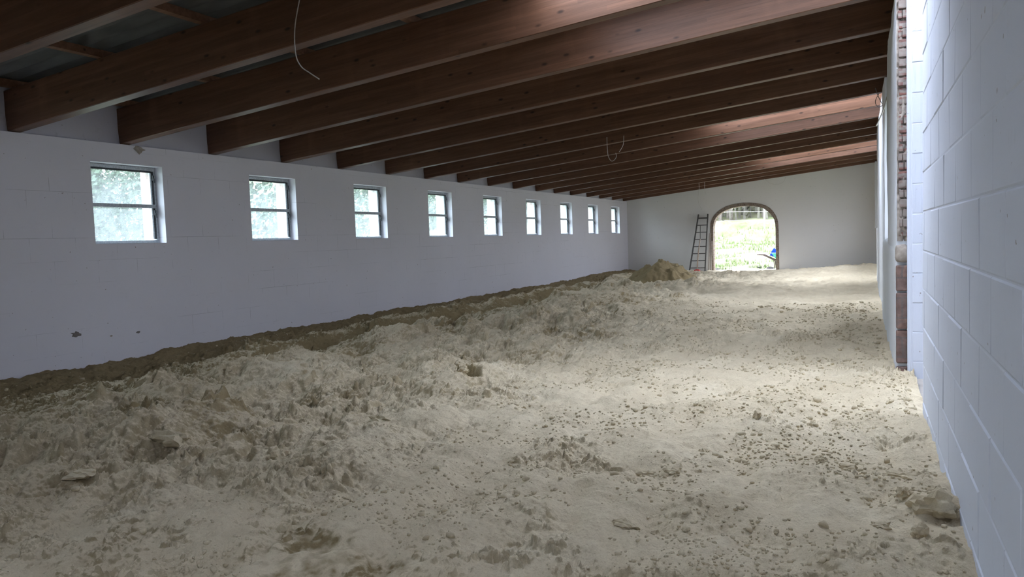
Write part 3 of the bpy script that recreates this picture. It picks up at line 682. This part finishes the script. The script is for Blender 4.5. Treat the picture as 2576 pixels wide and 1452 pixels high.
# brick end: stack of ragged bricks facing the viewer
bb = MB(); z = 1.20; k = 0
while z < 3.27:
    hgt = .066+random.uniform(-.004, .006); x0 = XP+.010+random.uniform(0, .012); x1 = .343
    dy = random.uniform(-.018, .012)
    n_ = 1 if random.random() < .6 else 2
    xs_ = [x0, x1] if n_ == 1 else [x0, x0+(x1-x0)*random.uniform(.35, .65), x1]
    for a, b in zip(xs_[:-1], xs_[1:]):
        yy_ = YW-.03+dy+random.uniform(-.008, .008)
        bb.box(a+.002, b-.002, yy_, YW+.06, z+.004, z+hgt)
    z += hgt+.012; k += 1
be = bb.build('exposed_brick', M['brickend'], wf, bevel=.006)
mo = MB(); nz_ = 150; nx_ = 10; pts = []
for a in range(nz_+1):
    for b in range(nx_+1):
        x = XP+.004+(.345-XP-.004)*b/nx_; zz = 1.16+(3.28-1.16)*a/nz_
        d = float(perlin(np.array([x*40]), np.array([zz*22]), 3)[0])*.016+float(perlin(np.array([x*15]), np.array([zz*6]), 8)[0])*.022
        pts.append((x, YW-.018+d, zz))
mo.add(pts, [(a*(nx_+1)+b, a*(nx_+1)+b+1, (a+1)*(nx_+1)+b+1, (a+1)*(nx_+1)+b) for a in range(nz_) for b in range(nx_)])
mo.build('ragged_mortar', M['mortar'], wf, fix=False, smooth=True)
# lower part: big old bricks, wider, with a dark slot on top
lb = MB()
for z0_, z1_ in ((-.2, .085), (.115, .40), (.412, .72), (.735, .955)):
    lb.box(XP-.006, .343, YW-.035+random.uniform(-.006, .006), YW+.08, z0_, z1_)
lb.build('old_brick', M['oldbrick'], wf, bevel=.012)
lt = MB(); v, f = lump_mesh(I3, 1, 4, .12, (1, 1, 1)); v = np.sign(v)*np.abs(v)**.5
lt.add(v*np.array([.052, .05, .075])+np.array([.300, YW+.0, 1.055]), f); lt.build('stone_cap', M['mortar'], wf, smooth=True)
# threshold slab of the doorway and ground outside it
mb = MB(); mb.prism([(.386, -.22), (3.19, -.22), (3.19, -.03), (.386, -.005)], 'y', YE-.1, 7.24); mb.box(.83, 3.19, 3.81, YE-.11, -.3, -.03); mb.box(.83, 3.19, 7.25, 9.6, -.3, -.03)
struct(mb.build('trim_2', M['concrete']), 'smooth concrete threshold of the doorway between the near block wall and the pier', 'threshold')

# added unseen lean-to outside the doorway: its roof and outer wall keep most of the sky off the threshold
mb = MB(); mb.box(.82, 3.4, 3.6, 9.6, 3.05, 3.12); struct(mb.build('ceiling_added_lean_to', M['sheet']), 'low lean-to roof added unseen outside the doorway to cut the sky light', 'roof')
mb = MB(); mb.box(3.2, 3.4, 3.6, 9.6, -.3, 1.95); mb.box(.82, 3.2, 3.6, 3.8, -.3, 3.05); struct(mb.build('wall_added_lean_to', M['plaster']), 'whitewashed outer wall of the added, unseen lean-to beyond the doorway', 'wall')
# ------------------------------------------------------------------ roof
AX0, AX1 = -7.705, .49
ang = math.atan(SLOPE); Lb = (AX1-AX0)/math.cos(ang)
hh_ = BEAM_H*math.cos(ang)
def beam_mesh():
    m = MB(); c = .006; t = BEAM_T/2
    sec = [(-t+c, 0), (t-c, 0), (t, c), (t, hh_-c), (t-c, hh_), (-t+c, hh_), (-t, hh_-c), (-t, c)]
    n_ = len(sec); m.add([(0, p[0], p[1]) for p in sec]+[(Lb, p[0], p[1]) for p in sec], [tuple(range(n_))[::-1], tuple(range(n_, 2*n_))]+[(i, (i+1) % n_, (i+1) % n_+n_, i+n_) for i in range(n_)])
    return m.build('roof_beam', M['beam'])
ORD = {0: 'nearest', 1: 'second', 2: 'third', 3: 'fourth', 4: 'fifth', 5: 'sixth', 6: 'seventh', 7: 'eighth', 8: 'ninth', 9: 'tenth', 10: 'eleventh', 11: 'twelfth', 12: 'thirteenth', 13: 'fourteenth', 14: 'fifteenth', 15: 'sixteenth', 16: 'seventeenth'}
proto = None
for q, y in enumerate(BEAM_Y):
    if proto is None: proto = o = beam_mesh()
    else: o = proto.copy(); COL.objects.link(o)
    o.location = (AX0, y+BEAM_T/2, beam_z(AX0)+.002); o.rotation_euler = (0, -ang, 0)
    j = q-5
    lab = {0: 'brown glulam beam second from the top left corner, the long thin cable hangs before it',
           1: 'brown glulam beam whose right end is bleached bright by the nearest roof light',
           2: 'brown glulam beam just past the brightest lit one, pinkish light on its right half',
           3: 'dark brown glulam beam right of the first window, third below the brightest lit one'.replace('right of the first window, third', 'second'),
           7: 'brown glulam beam brightly lit at its right end by the middle roof light',
           8: 'brown glulam beam right behind the one lit by the middle roof light',
           12: 'brown glulam beam lit at its right end by the farthest roof light',
           13: 'brown glulam beam right behind the one lit by the farthest roof light',
           16: 'last brown glulam beam against the far gable wall'}.get(j)
    if j < 0:
        lab = 'brown glulam beam crossing the very top left corner, nearest in view' if j == -1 else 'brown glulam roof beam behind the viewer'
    elif lab is None:
        lab = {4: 'dark glulam beam fourth behind the one with the long cable',
               5: 'dark glulam beam landing on the wall between the third and fourth windows',
               6: 'dark glulam beam just before the one lit by the middle roof light',
               9: 'dark glulam beam second behind the one lit by the middle roof light',
               10: 'dark glulam beam third behind the one lit by the middle roof light',
               11: 'dark glulam beam just before the one lit by the farthest roof light',
               14: 'dark glulam beam third from the far gable wall', 15: 'dark glulam beam second from the far gable wall'}[j]
    tag(o, lab, 'roof beam', 'brown glulam beams under the roof')
# battens over the beams
def batten_x(k): return -8.53+1.25*k
bp = None
names = ['leftmost brown batten under the roofing, nearest the left wall'] + [f'{s} brown batten from the left wall, running under the roofing' for s in ('second', 'third', 'fourth', 'fifth', 'sixth', 'seventh', 'eighth')]
for k in range(7):
    x = -7.59+1.27*k-.0
    if bp is None:
        m = MB(); m.box(-.03, .03, 0, YF-YB-.02, 0, .07); bp = o = m.build('roof_batten', M['batten'])
    else: o = bp.copy(); COL.objects.link(o)
    o.location = (x, YB+.01, beam_z(x)+BEAM_H+.006); o.rotation_euler = (0, -ang, 0)
    tag(o, names[k], 'roof batten', 'battens crossing over the beams')
# corrugated roofing
def corr(mb, x0, x1, y0, y1, lift=0):
    step = .177/8; ny = max(2, int((y1-y0)/step)); ys_ = [y0+(y1-y0)*i_/ny for i_ in range(ny+1)]
    xs_ = [x0, x1]; P = []
    for x in xs_:
        for y in ys_: P.append((x, y, roof_z(x)+.030+lift+.029*math.sin(2*math.pi*y/.177)))
    mb.add(P, [(i_, i_+1, ny+1+i_+1, ny+1+i_) for i_ in range(ny)])
mb = MB(); corr(mb, XL-.75, SKY_X0, YB-.3, YF+.5); 
cuts = sorted(SKY_BAYS); y = YB-.3
for a, b in cuts:
    corr(mb, SKY_X0, SKY_X1, y, a); y = b
corr(mb, SKY_X0, SKY_X1, y, YF+.5)
for k in range(5): pass
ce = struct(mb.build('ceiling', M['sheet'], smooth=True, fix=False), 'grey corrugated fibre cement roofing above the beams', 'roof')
for k, (a, b) in enumerate(SKY_BAYS):
    mb = MB(); corr(mb, SKY_X0-.1, SKY_X1, a-.03, b+.03, .006)
    struct(mb.build(f'window_{10+k}', M['clear'], smooth=True, fix=False), ['translucent corrugated roof light over the nearest bright beam', 'translucent corrugated roof light in the middle of the hall', 'translucent corrugated roof light at the far end of the hall', 'translucent corrugated roof light behind the viewer'][k], 'roof light')
# cover over the right wall heads
# ------------------------------------------------------------------ hanging cables
def spline(pts, n=8):
    P = [Vector(p) for p in pts]; P = [P[0]*2-P[1]]+P+[P[-1]*2-P[-2]]; out = []
    for i_ in range(1, len(P)-2):
        for t_ in range(n):
            t = t_/n; a, b, c, d = P[i_-1:i_+3]
            out.append(.5*((2*b)+(-a+c)*t+(2*a-5*b+4*c-d)*t*t+(-a+3*b-3*c+d)*t**3))
    out.append(P[-2]); return out
def cable(pts, r, m, lab):
    o = MB().tube(spline(pts), r, 7).build('hanging_cable', m, smooth=True); tag(o, lab, 'cable', 'cable ends hanging from the roof')
yc = 4.85
cable([(-3.70, yc, beam_z(-3.7)+.25), (-3.86, yc-.05, 3.40), (-3.96, yc, 3.24), (-4.03, yc, 3.0), (-4.035, yc, 2.80), (-3.99, yc, 2.70), (-3.91, yc, 2.64), (-3.82, yc, 2.58)], .0045, M['wire'], 'long pale cable end hanging from a near beam, curving to the right')
yc = 12.78
cable([(-4.0, yc, 3.0), (-4.0, yc, 2.87), (-3.99, yc, 2.70), (-3.96, yc, 2.62), (-3.92, yc, 2.585), (-3.87, yc, 2.61), (-3.84, yc, 2.66), (-3.85, yc, 2.72)], .005, M['wire'], 'thin cable hanging in a small loop from the ceiling mid hall')
cable([(-3.70, yc, 3.0), (-3.71, yc, 2.87), (-3.74, yc, 2.80), (-3.79, yc, 2.73)], .005, M['wire'], 'short bent cable end right beside the small loop mid hall')
yc = 24.95
cable([(-4.78, yc, 3.0), (-4.78, yc, 2.7), (-4.81, yc, 2.5), (-4.80, yc, 2.3), (-4.70, yc, 2.05)], .006, M['wire'], 'faint long cable hanging above the ladder')
cable([(-4.60, yc, 2.95), (-4.60, yc, 2.7), (-4.56, yc, 2.55)], .006, M['wire'], 'faint short cable hanging above the arch, beside the longer one')
cable([(-2.9, 26.1, 2.99), (-2.7, 26.1, 2.83), (-2.45, 26.1, 2.80), (-2.3, 26.1, 2.88), (-2.25, 26.1, 3.02)], .006, M['wire'], 'shallow loop of cable sagging under the ceiling right above the arch')
cable([(.30, 11.5, 3.02), (.26, 11.4, 2.86), (.20, 11.3, 2.70), (.165, 11.25, 2.62)], .009, M['wire'], 'thick pale cable end poking from the top of the right wall')
cable([(.30, 12.5, 3.08), (.21, 12.4, 3.02), (.17, 12.35, 3.10), (.22, 12.4, 3.22)], .005, M['darkwire'], 'dark wire curl at the head of the right wall')
cable([(.30, 12.5, 3.02), (.24, 12.4, 3.10), (.19, 12.35, 3.22), (.17, 12.3, 3.28)], .005, M['darkwire'], 'thin dark wire sticking up at the head of the right wall')

# ------------------------------------------------------------------ ladder, rake, boards at the far wall
lad = empty('ladder', (-5.08, 26.3, 0)); tag(lad, 'dark wooden ladder narrowing to the top, leaning on the far wall beside the arch', 'ladder')
def LP(x, z):      # leaning plane
    return Vector((x+5.08, -.25+.47*(z/1.95), z))
for a, b in (((-5.375, -.02), (-5.115, 1.95)), ((-4.845, -.02), (-4.80, 1.95))):
    m = MB(); m.bar(LP(*a), LP(*b), .042, .06, (0, -1, 0)); m.build('rail', M['ladder'], lad, bevel=.004)
for z in (1.82, 1.58, 1.34, 1.10, .86, .62, .38, .14):
    t = (z+.02)/1.97; xa = -5.375+.26*t; xb = -4.845+.045*t
    m = MB(); m.bar(LP(xa+.01, z), LP(xb-.01, z), .05, .045 if z > 1.7 else .03); m.build('rung', M['ladder'], lad, bevel=.004)
rk = empty('shovel', (-5.07, 25.85, 0)); tag(rk, 'red plastic shovel standing on its blade against the ladder', 'shovel')
m = MB(); m.tube([(0, 0, .12), (.03, .13, .7), (.075, .26, 1.12)], .019, 10); m.build('handle', M['stick'], rk, smooth=True)
m = MB(); m.tube([(.075, .262, 1.10), (.07, .33, 1.58)], .011, 8); m.build('handle_tip', M['ladder'], rk, smooth=True)
m = MB(); bl = []
for a in range(9):
    for b in range(7):
        u_ = -1+2*a/8; v_ = b/6
        bl.append((u_*.13*(1-.25*v_), -.05+.05*v_+.035*(1-u_*u_)*(-1), -.01+.12*v_-.03*u_*u_*(v_)))
m.add(bl, [(a*7+b, (a+1)*7+b, (a+1)*7+b+1, a*7+b+1) for a in range(8) for b in range(6)])
bo = m.build('blade', M['red'], rk, smooth=True); md = bo.modifiers.new('thick', 'SOLIDIFY'); md.thickness = .008
for x, top, w_, lab in ((-4.77, 1.30, .045, 'narrow pale board leaning beside the arch, next to the ladder'), (-4.83+.125, 1.03, .05, 'shorter pale board leaning on the left side of the arch')):
    m = MB(); m.bar((0, 0, -.02), (.02, .24, top), w_, .022, (0, -1, 0)); o = m.build('board', M['oldwood'], bevel=.003); o.location = (x-.01, 26.36, .0); tag(o, lab, 'board')

# ------------------------------------------------------------------ outside
def ground_z(x, y):
    z = -.06 + 0*x
    z = z + sstep(28, 44, y)*.75 + sstep(43.5, 47.5, y)*1.25 + sstep(48, 78, y)*9
    z = z + .10*fbm(x*.6, y*.6, 300, 4)*sstep(29, 34, y) + .22*fbm(x*1.4, y*1.4, 310, 3)*np.exp(-((y-45.5)/2.2)**2)
    z = np.where(x < -9, z+.25*sstep(-10, -20, x), z)
    inside = (x > XL-.2) & (x < 3.5) & (y > YB-.5) & (y < YF+.3)
    return np.where(inside, -.36, z)
gx_ = np.concatenate([np.linspace(-70, -14, 40), np.linspace(-13.5, 8, 120), np.linspace(9, 60, 30)]); gy_ = np.concatenate([np.linspace(-30, 26, 60), np.linspace(26.3, 52, 190), np.linspace(53, 110, 30)])
GX, GY = np.meshgrid(gx_, gy_); GZ = ground_z(GX, GY); n_ = len(gx_)
mb = MB(); mb.add(np.stack([GX, GY, GZ], -1).reshape(-1, 3).tolist(), [(a*n_+b, a*n_+b+1, (a+1)*n_+b+1, (a+1)*n_+b) for a in range(len(gy_)-1) for b in range(n_-1)])
tag(mb.build('meadow', M['meadow'], smooth=True, fix=False), 'bright green meadow and rough bank seen through the arch', 'meadow', kind='stuff')
def gz(x, y): return float(ground_z(np.array([float(x)]), np.array([float(y)]))[0])
# grass tufts near the doorway
tv = []; tf = []; r3 = np.random.default_rng(5)
def blade(x, y, z, h, w_, a, lean):
    k = len(tv); dx, dy = math.cos(a)*w_, math.sin(a)*w_; lx, ly = -math.sin(a)*lean, math.cos(a)*lean
    tv.extend([(x-dx, y-dy, z), (x+dx, y+dy, z), (x+lx*.5+dx*.6, y+ly*.5+dy*.6, z+h*.6), (x+lx*.5-dx*.6, y+ly*.5-dy*.6, z+h*.6), (x+lx, y+ly, z+h)])
    tf.extend([(k, k+1, k+2, k+3), (k+3, k+2, k+4)])
for q in range(9000):
    y = 28.6+r3.random()**1.3*17; x = r3.uniform(-7.5-.15*(y-27), -1.0+.0*(y-27))
    if perlin(np.array([x*.8]), np.array([y*.6]), 44)[0] < -.05: continue
    blade(x, y, gz(x, y)-.01, r3.uniform(.05, .16)*(1+.03*(y-28)), r3.uniform(.006, .012)*(1+.05*(y-28)), r3.random()*6.28, r3.uniform(-.06, .06))
me = bpy.data.meshes.new('grass'); me.from_pydata(tv, [], tf); gm = NT('grass_blades'); gm.col(gm.ramp(gm.noise(gm.map(), .9, 4), [(.3, (.07, .12, .035)), (.6, (.13, .17, .065)), (.75, (.18, .165, .10))])); gm.rough(.8, .2); me.materials.append(gm.m)
o = bpy.data.objects.new('grass', me); COL.objects.link(o); tag(o, 'tufts of grass growing on the meadow outside the arch', 'grass', kind='stuff')
mb = MB(); mb.prism([(-6.2, 26.99), (-1.0, 26.99), (-1.0, 28.35), (-2.2, 28.3), (-4.0, 28.0), (-6.2, 27.85)], 'z', -.2, -.02)
struct(mb.build('trim_3', M['apron']), 'pale concrete apron outside the arched doorway', 'paving')
for x, y, sx_, sy_, sz, lab in ((-4.80, 28.0, .13, .07, .035, 'dark broken stone at the left of the arch opening outside'), (-3.42, 28.9, .08, .06, .03, 'small grey stone outside the arch, right of the middle'), (-2.98, 28.1, .12, .07, .045, 'flat grey stone outside the arch near the wheelbarrow')):
    v, f = lump_mesh(I3, 1, int(-x*10), .3, (sx_, sy_, sz)); o = MB().add(v, f).build('stone', M['stone']); o.location = (x, y, max(gz(x, y), -.02)+sz*.5); tag(o, lab, 'stone', 'stones outside the arch')
# wheelbarrow
wb = empty('wheelbarrow', (-2.55, 28.35, -.02)); tag(wb, 'green wheelbarrow standing outside the right side of the arch', 'wheelbarrow')
for s, yo in ((-1, -.22), (1, .22)):
    m = MB(); m.tube([(-.86, yo, .50), (-.66, yo, .49), (-.30, yo, .31), (.55, yo*.4, .18)], .018, 8); m.build('handle', M['darkstick'], wb, smooth=True)
    m = MB(); m.tube([(-.30, yo, .31), (-.27, yo, .0)], .016, 8); m.build('leg', M['darkstick'], wb, smooth=True)
m = MB(); bt = [(-.20, -.16, .30), (.30, -.16, .26), (.30, .16, .26), (-.20, .16, .30)]; tp = [(-.38, -.27, .55), (.50, -.27, .52), (.50, .27, .52), (-.38, .27, .55)]
ib = [(a*.95, b*.93, c+.012) for a, b, c in bt]; it = [(a*.96, b*.95, c) for a, b, c in tp]
m.add(bt+tp+ib+it, [(0, 3, 2, 1), (0, 1, 5, 4), (1, 2, 6, 5), (2, 3, 7, 6), (3, 0, 4, 7), (4, 5, 13, 12), (5, 6, 14, 13), (6, 7, 15, 14), (7, 4, 12, 15), (8, 12, 13, 9), (9, 13, 14, 10), (10, 14, 15, 11), (11, 15, 12, 8), (8, 9, 10, 11)])
m.build('tub', M['green'], wb, bevel=.01)
m = MB(); m.tube([tp[i_] for i_ in (0, 1, 2, 3, 0)], .012, 8); m.build('rim', M['paleblue'], wb, smooth=True)
m = MB(); m.tube([(.55+.16*math.cos(t), 0, .18+.16*math.sin(t)) for t in [i_*2*math.pi/20 for i_ in range(21)]], .035, 8); wh = m.build('wheel', M['rubber'], wb, smooth=True)
m = MB(); m.tube([(.55, -.06, .18), (.55, .06, .18)], .05, 12); m.build('hub', M['darkframe'], wh)
# blue bucket tipped in the tub
bu = empty('bucket', (-2.68, 28.35, .44)); bu.rotation_euler = (0, math.radians(-62), 0); tag(bu, 'blue plastic bucket tipped over in the wheelbarrow', 'bucket')
m = MB(); pr_ = [(.0, 0), (.115, 0), (.15, .27), (.162, .27), (.162, .285), (.142, .285), (.108, .012), (0, .012)]; n_ = 24
m.add([(r*math.cos(2*math.pi*k/n_), r*math.sin(2*math.pi*k/n_), z) for r, z in pr_ for k in range(n_)], [(a*n_+k, a*n_+(k+1) % n_, (a+1)*n_+(k+1) % n_, (a+1)*n_+k) for a in range(len(pr_)-1) for k in range(n_)])
m.build('body', M['blue'], bu, smooth=True)
m = MB(); m.tube([(.165*math.cos(t), .165*math.sin(t)*.3, .27+.14*math.sin(t)) for t in [math.pi*i_/12 for i_ in range(13)]], .004, 6); m.build('bail', M['wire'], bu, smooth=True)
sk = MB(); v, f = lump_mesh(I3, 1, 9, .18, (.15, .13, .22)); sk.add(v, f); o = sk.build('plastic_sack', M['paleblue'], smooth=True); o.location = (-2.60, 28.36, .74); tag(o, 'pale blue plastic sack standing in the wheelbarrow behind the bucket', 'sack')
# wire fence on the bank
fe = empty('wire_fence', (-4.5, 46, gz(-4.5, 46))); tag(fe, 'wire fence with pale posts along the grassy bank', 'fence')
for x in (-13.0, -9.4, -5.15, -1.3):
    y = 46-.02*x; zg = gz(x, y)-gz(-4.5, 46); m = MB(); m.tube([(x+4.5, y-46, zg-.1), (x+4.5, y-46, zg+1.55)], .05, 8); m.build('post', M['post'], fe)
for zz in (.45, .95, 1.4):
    m = MB(); m.tube([(x+4.5, -.02*x, gz(x, 46)-gz(-4.5, 46)+zz+.02*math.sin(x)) for x in np.linspace(-13, 4, 16)], .012, 6); m.build('strand', M['wire'], fe)
# trees: a bare brushy row behind the bank and a leafy row beyond the windows
def tree_mesh(seed, hgt, crown, nleaf, leafsize, trunks=1, low=.25):
    r = np.random.default_rng(seed); tb = MB(); tips = []
    for t in range(trunks):
        bx, by = (r.uniform(-.5, .5, 2) if trunks > 1 else (0, 0)); pts = [(bx, by, -.2)]; x, y = bx, by
        for k in range(1, 7):
            x += r.uniform(-.12, .12)*hgt*.12; y += r.uniform(-.12, .12)*hgt*.12; pts.append((x, y, hgt*.8*k/6))
        tb.tube(pts, hgt*.018, 7, hgt*.005)
        for k in range(2, 7):
            for q in range(3):
                a = r.random()*6.28; L = crown*r.uniform(.5, .95)*(1.1-k/9); p0 = Vector(pts[k]); p1 = p0+Vector((math.cos(a)*L, math.sin(a)*L, L*.45)); tb.tube([p0, (p0+p1)/2+Vector((0, 0, .08*L)), p1], hgt*.005, 5, hgt*.0018); tips += [p1, (p0+p1)/2]
    tips = np.array([t_[:] for t_ in tips]); idx = r.integers(0, len(tips), nleaf)
    c = tips[idx]+r.normal(0, crown*.17, (nleaf, 3)); c[:, 2] = np.maximum(c[:, 2], hgt*low*r.random(nleaf))
    V = []; F = []
    for q in range(nleaf):
        a = Vector(r.normal(size=3)).normalized(); b = a.orthogonal().normalized(); s = leafsize*r.uniform(.6, 1.3); p = Vector(c[q]); e = a.cross(b)
        k = len(V); V += [p-b*s*.5, p+e*s*.35, p+b*s*.5, p-e*s*.35]; F += [(k, k+1, k+2, k+3)]
    lf = MB(); lf.v = [tuple(v_) for v_ in V]; lf.f = F
    return tb, lf
def tree(name, x, y, seed, hgt, crown, nleaf, ls, leafm, lab, cat, grp, trunks=1, low=.25):
    r = empty(name, (x, y, gz(x, y))); tag(r, lab, cat, grp); tb, lf = tree_mesh(seed, hgt, crown, nleaf, ls, trunks, low)
    tb.build('trunk', M['bark'], r, smooth=True, fix=False); lf.build('foliage', leafm, r, fix=False)
for k, (x, y, lab) in enumerate(((-11.2, 51, 'pale scrubby tree at the left of the row behind the bank, seen through the arch'), (-9.4, 52.5, 'bare brushy tree second from the left behind the bank'), (-8.1, 51, 'grey thicket of stems right behind the middle of the bank'),
                                 (-6.8, 53, 'taller brushy tree behind the fence post side of the bank'), (-5.4, 51.5, 'scrubby tree directly behind the fence post'), (-4.0, 52, 'rightmost brushy tree behind the bank'))):
    tree('brushy_tree', x, y, 60+k, 5.5+k % 3, 1.6, 1500, .16, M['twig'], lab, 'tree', 'brushy trees behind the bank', 3, .4)
# tall hedge far beyond the left wall
r5 = np.random.default_rng(78); hb = MB(); NH = 30000
hy = r5.uniform(0, 85, NH); hx = -30+r5.normal(0, .8, NH); top = 6.3+1.1*perlin(hy*.35, hy*0+2, 9)+.5*perlin(hy*1.4, hy*0, 10); hz_ = r5.random(NH)*top
for q in range(NH):
    a = Vector(r5.normal(size=3)).normalized(); b = a.orthogonal().normalized(); e = a.cross(b); s_ = r5.uniform(.09, .22); p = Vector((hx[q], hy[q], hz_[q]+.1))
    hb.add([p-b*s_, p+e*s_*.7, p+b*s_, p-e*s_*.7], [(0, 1, 2, 3)])
tag(hb.build('hedge', M['leaf'], fix=False), 'tall leafy hedge far beyond the left wall, seen through the windows', 'hedge', kind='stuff')
# dense scrub on the hillside behind the brushy trees, nobody could count the stems
r4 = np.random.default_rng(77); sb = MB()
for q in range(900):
    x = r4.uniform(-24, 4); y = r4.uniform(50, 64); z = gz(x, y); h_ = r4.uniform(1.5, 4.5); lx, ly = r4.uniform(-.5, .5, 2)
    sb.tube([(x, y, z-.1), (x+lx*.4, y+ly*.4, z+h_*.5), (x+lx, y+ly, z+h_)], r4.uniform(.03, .09), 5, .015)
    for k in range(14):
        p = Vector((x+lx*.7, y+ly*.7, z+h_*.6))+Vector(r4.normal(size=3))*.6; a = Vector(r4.normal(size=3)).normalized(); b = a.orthogonal().normalized(); e = a.cross(b); s_ = r4.uniform(.10, .24)
        sb.add([p-b*s_, p+e*s_*.7, p+b*s_, p-e*s_*.7], [(0, 1, 2, 3)])
tag(sb.build('scrub', M['twig'], fix=False), 'grey leafless scrub covering the hillside behind the bank', 'scrub', kind='stuff')
LW = ['leafy tree seen through the nearest window', 'leafy tree seen through the second window', 'leafy tree beyond the third window', 'leafy tree beyond the middle windows', 'leafy tree beyond the farther windows', 'tall leafy tree far beyond the left wall', 'last leafy tree beyond the left wall']
LW += ['rounded leafy tree between the larger ones beyond the left wall', 'broad leafy tree beyond the third and fourth windows', 'spreading leafy tree beyond the far windows', 'low leafy tree at the end of the row beyond the left wall', 'leafy tree left of the one seen through the nearest window']
for k, (x, y) in enumerate(((-24.5, 16.0), (-26, 23.0), (-24, 30), (-25, 38), (-22, 45), (-23, 53), (-19.5, 60), (-27, 19.5), (-26.5, 33.5), (-24, 49), (-21, 66), (-26, 12.0))):
    tree('leafy_tree', x, y, 90+k, 5.4+.6*(k*7 % 3), 2.8, 9000, .17, M['leaf'], LW[k], 'tree', 'leafy trees beyond the left wall', 1, .05)
